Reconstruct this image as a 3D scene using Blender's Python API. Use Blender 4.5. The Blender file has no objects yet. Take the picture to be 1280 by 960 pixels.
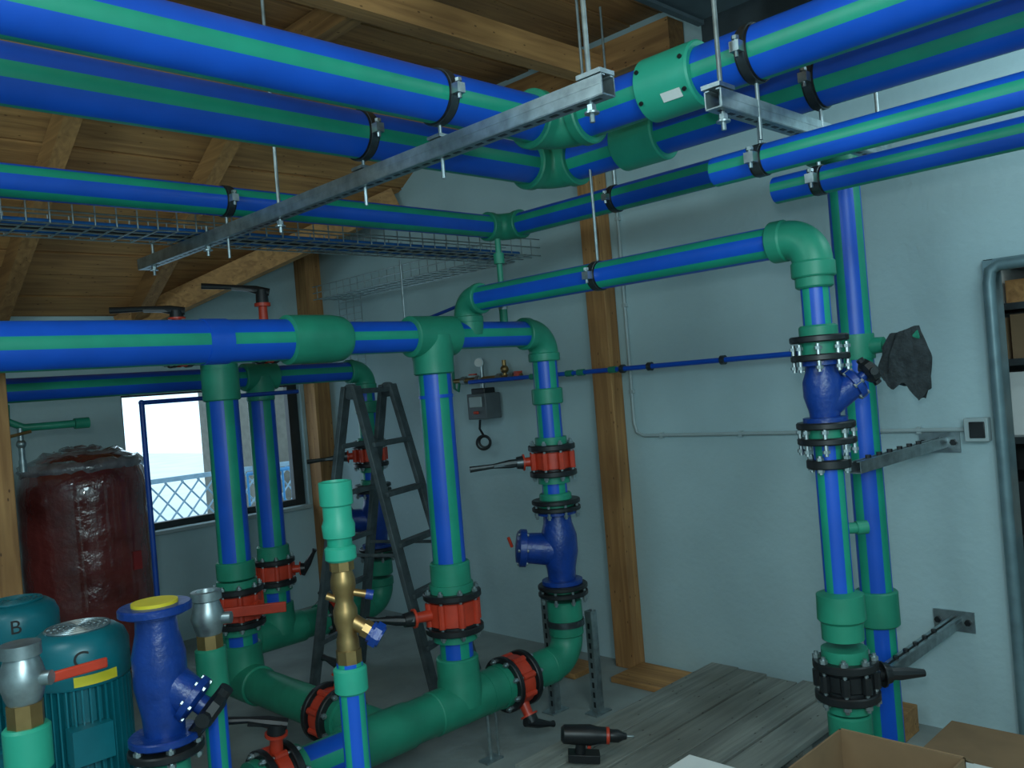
import bpy, bmesh, math, random
from mathutils import Vector as V, Matrix
random.seed(3)
Z=V((0,0,1)); X=V((1,0,0)); Y=V((0,1,0))
rad=math.radians
# ------------------------------------------------------------ materials
def newmat(name):
    m=bpy.data.materials.new(name); m.use_nodes=True
    nt=m.node_tree; b=nt.nodes['Principled BSDF']; return m,nt,b
def mat(name,col,rough=.5,metal=0,var=.15,scale=12,bump=0,coat=0,bscale=None,col2=None):
    m,nt,b=newmat(name)
    tc=nt.nodes.new('ShaderNodeTexCoord')
    n=nt.nodes.new('ShaderNodeTexNoise'); n.inputs['Scale'].default_value=scale; n.inputs['Detail'].default_value=6
    nt.links.new(tc.outputs['Object'],n.inputs['Vector'])
    r=nt.nodes.new('ShaderNodeValToRGB')
    c2=col2 if col2 else tuple(max(0,c*(1-var*2)) for c in col)
    r.color_ramp.elements[0].position=.3; r.color_ramp.elements[1].position=.7
    r.color_ramp.elements[0].color=(*c2,1); r.color_ramp.elements[1].color=(*col,1)
    nt.links.new(n.outputs['Fac'],r.inputs['Fac']); nt.links.new(r.outputs['Color'],b.inputs['Base Color'])
    b.inputs['Roughness'].default_value=rough; b.inputs['Metallic'].default_value=metal
    b.inputs['Coat Weight'].default_value=coat
    if bump:
        n2=nt.nodes.new('ShaderNodeTexNoise'); n2.inputs['Scale'].default_value=bscale or scale*4; n2.inputs['Detail'].default_value=5
        nt.links.new(tc.outputs['Object'],n2.inputs['Vector'])
        bp=nt.nodes.new('ShaderNodeBump'); bp.inputs['Strength'].default_value=bump; bp.inputs['Distance'].default_value=.02
        nt.links.new(n2.outputs['Fac'],bp.inputs['Height']); nt.links.new(bp.outputs['Normal'],b.inputs['Normal'])
    return m
def woodmat(name,c1,c2,axis=0,rough=.7):
    m,nt,b=newmat(name)
    tc=nt.nodes.new('ShaderNodeTexCoord'); mp=nt.nodes.new('ShaderNodeMapping')
    sc=[14,14,14]; sc[axis]=.9; mp.inputs['Scale'].default_value=sc
    nt.links.new(tc.outputs['Object'],mp.inputs['Vector'])
    n=nt.nodes.new('ShaderNodeTexNoise'); n.inputs['Scale'].default_value=1.6; n.inputs['Detail'].default_value=8; n.inputs['Distortion'].default_value=1.2
    nt.links.new(mp.outputs[0],n.inputs['Vector'])
    r=nt.nodes.new('ShaderNodeValToRGB'); r.color_ramp.elements[0].position=.32; r.color_ramp.elements[1].position=.68
    r.color_ramp.elements[0].color=(*c2,1); r.color_ramp.elements[1].color=(*c1,1)
    nt.links.new(n.outputs['Fac'],r.inputs['Fac'])
    vo=nt.nodes.new('ShaderNodeTexVoronoi'); mp2=nt.nodes.new('ShaderNodeMapping'); s2=[5,5,5]; s2[axis]=2.2
    mp2.inputs['Scale'].default_value=s2; nt.links.new(tc.outputs['Object'],mp2.inputs['Vector']); nt.links.new(mp2.outputs[0],vo.inputs['Vector'])
    kr=nt.nodes.new('ShaderNodeValToRGB'); kr.color_ramp.elements[0].position=.05; kr.color_ramp.elements[1].position=.12
    kr.color_ramp.elements[0].color=(.25,.2,.18,1); kr.color_ramp.elements[1].color=(1,1,1,1)
    nt.links.new(vo.outputs['Distance'],kr.inputs['Fac'])
    mx=nt.nodes.new('ShaderNodeMixRGB'); mx.blend_type='MULTIPLY'; mx.inputs[0].default_value=1
    nt.links.new(r.outputs[0],mx.inputs[1]); nt.links.new(kr.outputs[0],mx.inputs[2])
    n3=nt.nodes.new('ShaderNodeTexNoise'); n3.inputs['Scale'].default_value=1.3
    nt.links.new(tc.outputs['Object'],n3.inputs['Vector'])
    r3=nt.nodes.new('ShaderNodeValToRGB'); r3.color_ramp.elements[0].position=.35;r3.color_ramp.elements[1].position=.65
    r3.color_ramp.elements[0].color=(.7,.66,.62,1);r3.color_ramp.elements[1].color=(1.15,1.15,1.15,1)
    nt.links.new(n3.outputs['Fac'],r3.inputs['Fac'])
    mx2=nt.nodes.new('ShaderNodeMixRGB'); mx2.blend_type='MULTIPLY'; mx2.inputs[0].default_value=1
    nt.links.new(mx.outputs[0],mx2.inputs[1]); nt.links.new(r3.outputs[0],mx2.inputs[2])
    nt.links.new(mx2.outputs[0],b.inputs['Base Color'])
    b.inputs['Roughness'].default_value=rough
    bp=nt.nodes.new('ShaderNodeBump'); bp.inputs['Strength'].default_value=.25; bp.inputs['Distance'].default_value=.01
    nt.links.new(n.outputs['Fac'],bp.inputs['Height']); nt.links.new(bp.outputs['Normal'],b.inputs['Normal'])
    return m
BLUE=mat('pipe_blue',(.005,.092,.58),.36,var=.10,scale=5)
GREEN=mat('pipe_green',(.010,.32,.20),.42,var=.12,scale=6)
FIT=mat('fitting_green',(.020,.27,.165),.45,var=.15,scale=7)
FITL=mat('fitting_green_light',(.025,.38,.25),.45,var=.1,scale=7)
DKB=mat('valve_blue_paint',(.006,.045,.27),.33,var=.15,scale=20,bump=.15,bscale=60)
BLK=mat('black_plastic',(.012,.014,.016),.4,scale=20)
RED=mat('valve_red',(.60,.05,.02),.4,scale=15)
STEEL=mat('galvanized_steel',(.42,.50,.52),.38,metal=.85,var=.2,scale=25)
DSTEEL=mat('dark_steel_band',(.10,.12,.13),.35,metal=.8,scale=25)
BRASS=mat('brass',(.38,.245,.10),.38,metal=.85,scale=20)
TEAL=mat('motor_teal_paint',(.004,.15,.19),.35,var=.1,scale=10)
YEL=mat('yellow_label',(.75,.62,.03),.5,var=.05)
WHT=mat('white_label',(.7,.72,.7),.6,var=.05)
GREYP=mat('grey_device_plastic',(.10,.12,.13),.5,var=.1)
LADM=mat('ladder_aluminium_dirty',(.105,.135,.145),.55,metal=.3,var=.25,scale=15)
GRYC=mat('grey_cloth',(.035,.045,.05),.9,var=.3,scale=25,bump=.5,bscale=90)
CARD=mat('cardboard',(.25,.155,.08),.8,var=.12,scale=6)
CON=mat('conduit_grey',(.36,.44,.45),.5,var=.05)
TANK=mat('tank_red_shrinkwrap',(.19,.034,.030),.2,var=.3,scale=4,bump=.9,bscale=10,coat=1)
WRAP=mat('plastic_wrap_bunched',(.25,.22,.24),.2,var=.35,scale=9,bump=.9,bscale=16,coat=1)
WOOD=woodmat('post_wood',(.50,.26,.095),(.30,.14,.048),axis=2)
WOODX=woodmat('beam_wood_x',(.52,.27,.095),(.30,.145,.05),axis=0)
WOODY=woodmat('beam_wood_y',(.52,.27,.095),(.30,.145,.05),axis=1)
PLANK=woodmat('ceiling_board_wood',(.52,.27,.095),(.31,.15,.055),axis=0)
GREYW=woodmat('grey_floor_board',(.31,.33,.30),(.19,.205,.19),axis=0)
DARKP=mat('dark_girder_paint',(.05,.07,.08),.5,metal=.3)
FRM=mat('window_frame_dark',(.025,.028,.028),.5)
DOORM=mat('door_frame_blue_grey',(.18,.28,.31),.4,metal=.3)
WALL=mat('painted_wall',(.43,.58,.61),.85,var=.07,scale=1.7,bump=.14,bscale=30)
FLOOR=mat('dusty_concrete',(.31,.36,.35),.85,var=.18,scale=2.6,bump=.15,bscale=25)

# ------------------------------------------------------------ geometry helpers
def grp(name,loc=(0,0,0)):
    e=bpy.data.objects.new(name,None); e.empty_display_size=.1; e.location=loc
    bpy.context.collection.objects.link(e); return e
def basis(d):
    d=d.normalized()
    if abs(d.z)>.9:
        u=V((-.7071,-.7071,0)); u=(u-d*u.dot(d)).normalized()
    else: u=d.cross(Z).normalized()
    return d,u,u.cross(d).normalized()
class P:
    def __init__(s,name,parent,*mats,sharp=35):
        s.n=name;s.p=parent;s.mats=mats;s.v=[];s.f=[];s.m=[];s.sharp=sharp
    def revolve(s,p0,d,prof,seg=32,m=0,stripe=None,capm=None):
        p0=V(p0); d,u,v=basis(V(d)); base=len(s.v)
        for (t,r) in prof:
            for k in range(seg):
                a=2*math.pi*k/seg
                s.v.append(p0+d*t+(u*math.cos(a)+v*math.sin(a))*r)
        for i in range(len(prof)-1):
            for k in range(seg):
                k2=(k+1)%seg
                s.f.append((base+i*seg+k,base+i*seg+k2,base+(i+1)*seg+k2,base+(i+1)*seg+k))
                mm=m
                if stripe is not None:
                    a=(360*(k+.5)/seg-stripe[0])%90
                    if min(a,90-a)<stripe[1]: mm=stripe[2]
                s.m.append(mm)
        cm=m if capm is None else capm
        if prof[0][1]>1e-5: s.f.append(tuple(base+k for k in reversed(range(seg)))); s.m.append(cm)
        if prof[-1][1]>1e-5: s.f.append(tuple(base+(len(prof)-1)*seg+k for k in range(seg))); s.m.append(cm)
        return s
    def cyl(s,p0,p1,r,r1=None,seg=28,m=0,bev=0):
        p0=V(p0);p1=V(p1);L=(p1-p0).length
        if r1 is None:r1=r
        pr=[(0,r),(L,r1)] if not bev else [(0,r-bev),(bev,r),(L-bev,r1),(L,r1-bev)]
        return s.revolve(p0,p1-p0,pr,seg,m)
    def ball(s,c,r,seg=16,m=0,sc=1):
        pr=[(-r*math.cos(math.pi*i/8)*sc,max(r*math.sin(math.pi*i/8),1e-6)) for i in range(9)]
        return s.revolve(c,Z,pr,seg,m)
    def box(s,c,sz,m=0,rot=None,bev=0):
        c=V(c);h=[x/2 for x in sz];base=len(s.v)
        for x in(-1,1):
            for y in(-1,1):
                for z in(-1,1):
                    q=V((x*h[0],y*h[1],z*h[2]))
                    if rot: q=rot@q
                    s.v.append(c+q)
        for f in((0,1,3,2),(4,6,7,5),(0,4,5,1),(2,3,7,6),(0,2,6,4),(1,5,7,3)):
            s.f.append(tuple(base+i for i in f));s.m.append(m)
        return s
    def beam(s,p0,p1,w,h,m=0,up=Z):
        p0=V(p0);p1=V(p1);d=(p1-p0);L=d.length;d.normalize()
        a=d.cross(up)
        if a.length<.01:a=X.copy()
        a.normalize();b=a.cross(d).normalized()
        R=Matrix((d,a,b)).transposed()
        return s.box((p0+p1)/2,(L,w,h),m,R)
    def sweep(s,pts,r,seg=20,m=0,closed=False):
        pts=[V(p) for p in pts];n=len(pts);base=len(s.v)
        rs=r if isinstance(r,(list,tuple)) else [r]*n
        t=(pts[1]-pts[0]).normalized();u=basis(t)[1]
        for i in range(n):
            if closed: tt=(pts[(i+1)%n]-pts[i-1]).normalized()
            elif i==0:tt=(pts[1]-pts[0]).normalized()
            elif i==n-1:tt=(pts[-1]-pts[-2]).normalized()
            else:tt=(pts[i+1]-pts[i-1]).normalized()
            u=(u-tt*u.dot(tt)).normalized();v=u.cross(tt)
            for k in range(seg):
                a=2*math.pi*k/seg; s.v.append(pts[i]+(u*math.cos(a)+v*math.sin(a))*rs[i])
        for i in range(n if closed else n-1):
            j=(i+1)%n
            for k in range(seg):
                k2=(k+1)%seg
                s.f.append((base+i*seg+k,base+i*seg+k2,base+j*seg+k2,base+j*seg+k));s.m.append(m)
        if not closed:
            s.f.append(tuple(base+k for k in reversed(range(seg))));s.m.append(m)
            s.f.append(tuple(base+(n-1)*seg+k for k in range(seg)));s.m.append(m)
        return s
    def ring(s,c,ax,R,r,seg=32,m=0,s2=8):
        c=V(c);d,u,v=basis(V(ax))
        return s.sweep([c+(u*math.cos(2*math.pi*i/seg)+v*math.sin(2*math.pi*i/seg))*R for i in range(seg)],r,s2,m,True)
    def done(s,bevel=0):
        me=bpy.data.meshes.new(s.n)
        off=V(s.p.location) if s.p else V((0,0,0))
        me.from_pydata([tuple(q-off) for q in s.v],[],s.f)
        for m in s.mats: me.materials.append(m)
        me.polygons.foreach_set('material_index',s.m)
        bm=bmesh.new();bm.from_mesh(me);bmesh.ops.recalc_face_normals(bm,faces=bm.faces);bm.to_mesh(me);bm.free()
        me.polygons.foreach_set('use_smooth',[True]*len(me.polygons))
        me.set_sharp_from_angle(angle=rad(s.sharp)); me.update()
        o=bpy.data.objects.new(s.n,me);bpy.context.collection.objects.link(o)
        if s.p:o.parent=s.p
        if bevel:
            md=o.modifiers.new('bev','BEVEL');md.width=bevel;md.segments=2;md.limit_method='ANGLE'
        return o
def pipe(par,name,p0,p1,r,phase=45,hw=18):
    p=P(name,par,BLUE,GREEN,BLK)
    L=(V(p1)-V(p0)).length
    p.revolve(p0,V(p1)-V(p0),[(0,r*.8),(0.0005,r),(L-.0005,r),(L,r*.8)],60,0,(phase,hw,1),capm=0)
    return p.done()
def socket(par,name,p0,p1,r,m=None,k=1.24):
    m=m or FIT; L=(V(p1)-V(p0)).length; b=.006
    P(name,par,m).revolve(p0,V(p1)-V(p0),[(0,r*1.0),(0,r*k-b),(b,r*k),(L-b,r*k),(L,r*k-b),(L,r)],40).done()
def elbow(par,name,c,di,do,r,Rr=None,m=None,sock=.05):
    m=m or FIT;c=V(c);di=V(di);do=V(do);Rr=Rr or r*1.5
    p=P(name,par,m);cen=c-di*Rr+do*Rr
    pts=[cen+(-do*math.cos(a)+di*math.sin(a))*Rr for a in [math.pi/2*i/12 for i in range(13)]]
    p.sweep(pts,r*1.17,36)
    p.revolve(pts[0]-di*sock,di,[(0,r*1.2),(.005,r*1.27),(sock*.95,r*1.27),(sock*1.1,r*1.15)],36)
    p.revolve(pts[-1]+do*sock,-do,[(0,r*1.2),(.005,r*1.27),(sock*.95,r*1.27),(sock*1.1,r*1.15)],36)
    p.done()
    return Rr+sock
def tee(par,name,c,ax,br,r,L=.13,Lb=.14,rb=None,k=1.2,m=None):
    c=V(c);ax=V(ax);br=V(br);rb=rb or r
    p=P(name,par,m or FIT)
    p.revolve(c-ax*L,ax,[(0,r*1.1),(.006,r*k),(2*L-.006,r*k),(2*L,r*1.1)],40)
    p.revolve(c,br,[(0,rb*k*1.08),(r*1.3,rb*k*1.03),(r*1.45,rb*k),(Lb-.006,rb*k),(Lb,rb*1.1)],40)
    p.done()
def flange(p,c,ax,r,th=.022,k=1.72,m=0,nb=8,mb=1,bl=.03,bolts=True):
    c=V(c);d,u,v=basis(V(ax))
    p.revolve(c-d*th/2,d,[(0,r*k-.004),(.004,r*k),(th-.004,r*k),(th,r*k-.004)],40,m)
    if bolts:
        for i in range(nb):
            a=2*math.pi*(i+.5)/nb;q=c+(u*math.cos(a)+v*math.sin(a))*r*(k-.22)
            p.cyl(q-d*bl,q+d*bl,.007,seg=8,m=mb); p.cyl(q-d*(bl*.8),q-d*(bl*.8-.01),.012,seg=6,m=mb);p.cyl(q+d*(bl*.8-.01),q+d*(bl*.8),.012,seg=6,m=mb)
def bfly(par,name,c,ax,r,gap=.09,neck=None,lever=None,body=RED,lm=BLK,k=1.72,nl=.16,ll=.26):
    c=V(c);d,u,v=basis(V(ax))
    p=P(name,par,BLK,STEEL,body,lm,FIT)
    for sgn in(-1,1):
        flange(p,c+d*sgn*gap/2,ax,r,k=k,bolts=False,th=.028)
        p.cyl(c+d*sgn*(gap/2),c+d*sgn*(gap/2-.022),r*1.38,m=0)
        p.cyl(c+d*sgn*(gap/2),c+d*sgn*(gap/2+.05),r*1.25,seg=36,m=4)
    p.revolve(c-d*(gap/2-.02),d,[(0,r*1.3),(.006,r*1.42),(gap-.046,r*1.42),(gap-.04,r*1.3)],40,2)
    for i in range(8):
        a=2*math.pi*(i+.5)/8;q=c+(u*math.cos(a)+v*math.sin(a))*r*(k-.23)
        p.cyl(q-d*(gap/2-.024),q+d*(gap/2-.024),.016,seg=10,m=2)
        p.cyl(q-d*(gap/2+.035),q+d*(gap/2+.035),.007,seg=8,m=1)
        for sgn in(-1,1): p.cyl(q+d*sgn*(gap/2+.014),q+d*sgn*(gap/2+.026),.013,seg=6,m=1)
    if neck is not None:
        n=V(neck).normalized();q=c+n*r*1.3
        p.cyl(q,q+n*nl*.65,.026,.022,seg=16,m=2);p.cyl(q+n*nl*.6,q+n*nl*.68,.042,seg=16,m=2)
        p.cyl(q+n*nl*.68,q+n*nl,.034,.03,seg=16,m=3)
        if lever is not None:
            l=V(lever).normalized();q2=q+n*nl*.95
            p.sweep([q2-l*.04,q2+l*.03+n*.01,q2+l*.10+n*.02,q2+l*ll+n*.02],[.02,.022,.012,.016],10,3)
            p.beam(q2-l*.02,q2+l*ll*.5+n*.01,.035,.012,m=3,up=n)
    p.done()
def strainer(par,name,ztop,zbot,x,y,r,leg,knob=False,ll=2.9,cz=-.05,kk=1.0,lk=1.0):
    leg=V(leg).normalized();H=ztop-zbot;zc=(ztop+zbot)/2
    p=P(name,par,DKB,BLK,STEEL)
    p.revolve((x,y,zbot),Z,[(0,r*1.55),(.02,r*1.55),(.022,r*1.05),(H*.2,r*1.1),(H*.42,r*1.38),(H*.65,r*1.38),(H*.82,r*1.1),(H-.022,r*1.05),(H-.02,r*1.55),(H,r*1.55)],36)
    c=V((x,y,zc+H*cz));L=r*ll;rl=r*lk
    p.revolve(c,leg,[(0,rl*1.15),(L*.75,rl*1.02),(L*.76,rl*1.28),(L*.9,rl*1.28),(L*.98,rl*.95),(L,rl*.3)],32)
    d,u,v=basis(leg)
    for i in range(6):
        a=i*math.pi/3;q=c+leg*L*.72+(u*math.cos(a)+v*math.sin(a))*rl*1.12
        p.cyl(q,q+leg*L*.24,.008,seg=6,m=2)
    if knob:
        q=c+leg*L;r=r*kk; p.cyl(q,q+leg*.03,r*.4,seg=16,m=0); p.revolve(q+leg*.02,leg,[(0,r*.7),(.012,r*1.0),(.035,r*.95),(.045,r*.5)],8,1)
        for i in range(4):
            a=i*math.pi/2;w=(u*math.cos(a)+v*math.sin(a)); p.cyl(q+leg*.04,q+leg*.04+w*r*1.15,r*.3,seg=10,m=1)
    p.done()
def fl2(par,name,c,ax,r,gap=.03,k=1.75):
    p=P(name,par,BLK,STEEL,FIT);d=V(ax).normalized();c=V(c)
    flange(p,c-d*gap/2,ax,r,k=k,bolts=True,bl=.045,th=.022);flange(p,c+d*gap/2,ax,r,k=k,bolts=False,th=.022)
    p.cyl(c-d*gap*.4,c+d*gap*.4,r*1.45,m=2)
    p.done()
def clamp(par,name,c,ax,r,rod=None,m=None,ear=None):
    m=m or DSTEEL;c=V(c);d,u,v=basis(V(ax))
    p=P(name,par,m,STEEL,BLK)
    p.cyl(c-d*.02,c+d*.02,r*1.04,seg=40,m=2)
    p.revolve(c-d*.014,d,[(0,r*1.04),(.001,r*1.09),(.027,r*1.09),(.028,r*1.04)],40,0)
    for sg in(-1,1):
        e=(u if ear is None else V(ear))*sg
        q=c+e*r*1.05
        p.box(q+e*.014,(.03,.03,.03),1)
        p.cyl(q+e*.018-v*.03,q+e*.018+v*.03,.006,seg=8,m=1); p.cyl(q+e*.018+v*.02,q+e*.018+v*.03,.011,seg=6,m=1)
    if rod is not None:
        p.cyl(c+V(rod[0]),c+V(rod[1]),.006,seg=10,m=1)
    p.done()
def rod(par,name,p0,p1,r=.006):
    p=P(name,par,STEEL);p.cyl(p0,p1,r,seg=10)
    dd=(V(p1)-V(p0)).normalized()
    p.cyl(V(p0)+dd*.03,V(p0)+dd*.045,.013,seg=6);p.cyl(V(p0)+dd*.022,V(p0)+dd*.027,.02,seg=14);p.done()
def strut(par,name,p0,p1,w=.045,m=None):
    p0=V(p0);p1=V(p1);d=(p1-p0).normalized();L=(p1-p0).length
    a=d.cross(Z)
    if a.length<.1:a=Y.copy()
    a.normalize();b=a.cross(d).normalized()
    p=P(name,par,m or STEEL,BLK)
    t=.004
    p.beam(p0-b*(w/2),p1-b*(w/2),w,t,up=b)
    for sg in(-1,1):
        p.beam(p0+a*sg*w/2,p1+a*sg*w/2,t,w,up=b)
        p.beam(p0+a*sg*(w/2-.007)+b*w/2,p1+a*sg*(w/2-.007)+b*w/2,.014,t,up=b)
        p.beam(p0+a*sg*(w/2+.0022)+b*.004,p1+a*sg*(w/2+.0022)+b*.004,.0015,.006,up=b)
    x=.04
    while x<L-.04:
        q=p0+d*x; p.beam(q-b*(w/2+.0022)-d*.014,q-b*(w/2+.0022)+d*.014,.013,.0015,m=1,up=b); x+=.05
    p.done()

# ------------------------------------------------------------ room shell
XW=4.03; YW=6.4; WT=.09
def bb(x0,x1,y0,y1,z0,z1): return (((x0+x1)/2,(y0+y1)/2,(z0+z1)/2),(x1-x0,y1-y0,z1-z0))
def solid(name,boxes,m,bev=0):
    p=P(name,None,m)
    for c,s in boxes:p.box(c,s)
    return p.done(bev)
solid('floor',[bb(-1.6,6.2,-2.0,6.7,-.2,0)],FLOOR)
DY=1.19
solid('wall_right',[bb(XW,XW+WT,DY,YW+.25,0,4.0),bb(XW,XW+WT,.1,DY,2.06,4.0),bb(XW,XW+WT,-2.0,.1,0,4.0)],WALL)
WX0,WX1,WZ0,WZ1=2.39,3.85,.84,1.88
solid('wall_back',[bb(-1.6,WX0,YW,YW+.25,0,4.0),bb(WX1,XW,YW,YW+.25,0,4.0),bb(WX0,WX1,YW,YW+.25,0,WZ0),bb(WX0,WX1,YW,YW+.25,WZ1,4.0)],WALL)
solid('wall_left',[bb(-1.8,-1.6,-2.0,YW+.25,0,4.0)],WALL)
solid('wall_front',[bb(-1.6,XW,-2.2,-2.0,0,4.0)],WALL)
CAP=3.65
def plankstrip(p,pts):
    n=(pts[1]-pts[0]).cross(pts[3]-pts[0]).normalized()
    if n.z<0:n=-n
    b=len(p.v)
    for q in pts:p.v.append(q)
    for q in pts:p.v.append(q+n*.03)
    for f in((0,1,2,3),(4,7,6,5),(0,4,5,1),(1,5,6,2),(2,6,7,3),(3,7,4,0)):
        p.f.append(tuple(b+i for i in f));p.m.append(0)
p=P('ceiling',None,PLANK)
def r1(y):return 2.41+.59*(6.4-y)
ycap=6.4-(CAP-2.41)/.59
n=11
for i in range(n):
    ya=6.4-(6.4-ycap)*i/n; yb=6.4-(6.4-ycap)*(i+1)/n
    ya2=ya-.010
    za,zb=r1(ya2),r1(yb)
    j=(i%2)*.006
    xa=min(XW,2.5+(6.4-ya2)*1.53/1.32); xb=min(XW,2.5+(6.4-yb)*1.53/1.32)
    plankstrip(p,[V((-1.6,ya2,za+j)),V((xa,ya2,za+j)),V((xb,yb,zb+j)),V((-1.6,yb,zb+j))])
y=ycap;i=0
while y>-2.0:
    yb=max(-2.0,y-.2); j=(i%2)*.005
    plankstrip(p,[V((-1.6,y-.010,CAP+j)),V((XW,y-.010,CAP+j)),V((XW,yb,CAP+j)),V((-1.6,yb,CAP+j))]); y=yb;i+=1
for i in range(7):
    xa=2.5+1.53*i/7;xb=2.5+1.53*(i+1)/7-.005
    za=2.41+.51*(xa-2.5);zb=2.41+.51*(xb-2.5)
    plankstrip(p,[V((xa,6.4,za)),V((xb,6.4,zb)),V((xb,6.4-(xb-2.5)*1.32/1.53,zb)),V((xa,6.4-(xa-2.5)*1.32/1.53,za))])
p.done()
p=P('ceiling_roof_backing',None,DARKP); p.box(*bb(-1.8,XW+.2,-2.2,6.65,4.0,4.1)); p.done()
for i,xr in enumerate([-.15,.75,1.62,2.50]):
    g=grp('roof_rafter',(xr,5.3,r1(5.3)))
    q=P('beam',g,WOODY); q.beam((xr,6.38,r1(6.38)-.07),(xr,ycap-.05,CAP-.10),.09,.14); q.beam((xr,ycap-.05,CAP-.08),(xr,-1.9,CAP-.08),.09,.14); q.done()
g=grp('roof_valley_beam',(2.5,6.3,2.4))
q=P('beam',g,WOODX); q.beam((2.42,6.36,2.33),(3.97,5.06,3.12),.12,.16); q.done()
g=grp('roof_purlin',(1,4.4,3.5)); q=P('beam',g,WOODX); q.beam((-1.5,4.35,3.42),(3.9,4.35,3.42),.12,.16); q.done()
g=grp('roof_purlin',(1,3,3.5)); q=P('beam',g,WOODX); q.beam((-1.5,3.05,3.42),(3.9,3.05,3.42),.10,.14); q.done()
g=grp('wall_plate_beam',(3.95,3.5,3.5)); q=P('beam',g,WOODY); q.beam((3.95,5.05,3.46),(3.95,2.55,3.46),.14,.18); q.done()
g=grp('steel_girder',(3.6,1,3.2)); q=P('web',g,DARKP)
q.beam((3.80,2.3,3.26),(3.80,-1.9,3.26),.02,.36);q.beam((3.80,2.3,3.07),(3.80,-1.9,3.07),.22,.02);q.beam((3.80,2.3,3.45),(3.80,-1.9,3.45),.22,.02)
q.done()
g=grp('ventilation_duct',(3.1,0,3.4)); q=P('duct',g,DARKP); q.beam((3.0,2.0,3.30),(3.0,-1.9,3.30),.45,.28)
for yy in(1.98,1.2,.3,-.6): q.beam((3.0,yy,3.30),(3.0,yy-.03,3.30),.48,.31)
q.beam((2.72,1.0,3.15),(3.28,1.0,3.15),.04,.03)
for xx in(2.72,3.28): q.cyl((xx,1.0,3.14),(xx,1.0,3.62),.006,seg=8)
q.done()
g=grp('wooden_post',(3.98,3.235,0)); q=P('post',g,WOOD); q.box(*bb(3.925,4.028,3.155,3.295,0.0,3.365));q.done(.004)
g=grp('wooden_post',(3.94,6.3,0)); q=P('post',g,WOOD); q.box(*bb(3.88,4.028,6.23,6.398,0.0,3.05));q.done(.004)
g=grp('wooden_post',(1.12,4.5,0)); q=P('post',g,WOOD); q.box(*bb(1.06,1.16,4.45,4.55,0.0,2.12));q.done(.004)
g=grp('post_base_plank',(3.9,3.1,0)); q=P('plank',g,WOODY); q.box(*bb(3.70,4.0,2.75,3.15,0,.03)); q.box(*bb(3.62,3.85,3.35,3.75,0,.03)); q.done(.003)

# window
g=grp('window_1',((WX0+WX1)/2,YW+.1,1.36))
q=P('frame',g,FRM)
t=.05
for (x0,x1,z0,z1) in((WX0,WX0+.03,WZ0,WZ1),(WX1-.09,WX1,WZ0,WZ1),(WX0+.03,WX1-.09,WZ0,WZ0+t),(WX0+.03,WX1-.09,WZ1-t,WZ1)):
    q.box(*bb(x0,x1,YW+.06,YW+.12,z0,z1))
q.box(*bb(3.56,3.585,YW+.08,YW+.11,WZ0+t,WZ1-t))
q.done(.003)
q=P('sill',g,CON); q.box(*bb(WX0-.03,WX1,YW-.04,YW+.06,WZ0-.03,WZ0-.001)); q.done(.004)
SNOW=mat('pale_ground',(.75,.80,.82),.9,var=.08,scale=1)
solid('outside_ground',[bb(-12,16,6.8,40,-.3,-.1)],SNOW)
FENM=mat('fence_grey_blue',(.22,.34,.42),.6)
g=grp('garden_fence',(4.2,9.2,0))
q=P('lattice',g,FENM)
for i in range(40):
    x=1.5+i*.18
    q.cyl((x,9.2,-.1),(x+.9,9.2,.95),.010,seg=6);q.cyl((x+.9,9.25,-.1),(x,9.25,.95),.010,seg=6)
q.beam((1.5,9.22,.98),(9.5,9.22,.98),.05,.05);q.beam((1.5,9.22,.0),(9.5,9.22,.0),.05,.05)
q.done()
BLD=mat('outside_building_render',(.13,.13,.11),.9)
BLUEP=mat('barrier_blue',(.03,.20,.42),.5)
g=grp('neighbour_building',(7.2,10.6,0)); q=P('block',g,BLD,FRM); q.box(*bb(6.02,9.5,10.8,13,-.1,4.5));
q.box(*bb(5.97,9.6,10.6,13.1,4.5,4.8),1)
for k in range(3): q.box(*bb(6.6+k,7.1+k,10.77,10.8,1.0,2.0),1)
q.done()
g=grp('street_barrier',(4.9,8.3,0)); q=P('rails',g,BLUEP)
for k in range(12): q.cyl((4.3+k*.1,8.3,-.1),(4.3+k*.1,8.3,1.0),.012,seg=8)
q.cyl((4.3,8.3,1.0),(5.4,8.3,1.0),.02,seg=8);q.cyl((4.3,8.3,.1),(5.4,8.3,.1),.02,seg=8);q.done()

# store room beyond the door opening
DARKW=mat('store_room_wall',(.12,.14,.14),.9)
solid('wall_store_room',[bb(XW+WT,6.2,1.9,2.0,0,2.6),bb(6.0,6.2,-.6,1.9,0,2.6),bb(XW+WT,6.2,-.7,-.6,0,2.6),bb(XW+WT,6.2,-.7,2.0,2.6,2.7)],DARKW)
g=grp('door_1',(XW,1.1,0))
q=P('frame',g,DOORM)
q.sweep([(XW-.025,DY-.025,0),(XW-.025,DY-.025,1.96),(XW-.025,DY-.035,2.01),(XW-.025,DY-.07,2.03),(XW-.025,.13,2.03)],.025,20)
q.box(*bb(XW-.02,XW+WT,DY-.042,DY-.002,0,2.055))
q.box(*bb(XW-.015,XW+WT,.102,DY-.042,2.025,2.058));q.box(*bb(XW-.02,XW+WT,.102,.16,0,2.0))
q.done()
g=grp('storage_shelf',(4.5,1.2,0))
q=P('rack',g,DSTEEL,CARD,WHT,BLK,WOODX)
for x in(4.32,4.78):
    for y in(.70,1.80): q.box(*bb(x,x+.04,y,y+.04,0,2.2))
for z in(.35,.8,1.25,1.60,1.85,2.12): q.box(*bb(4.32,4.82,.70,1.84,z,z+.03))
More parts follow.
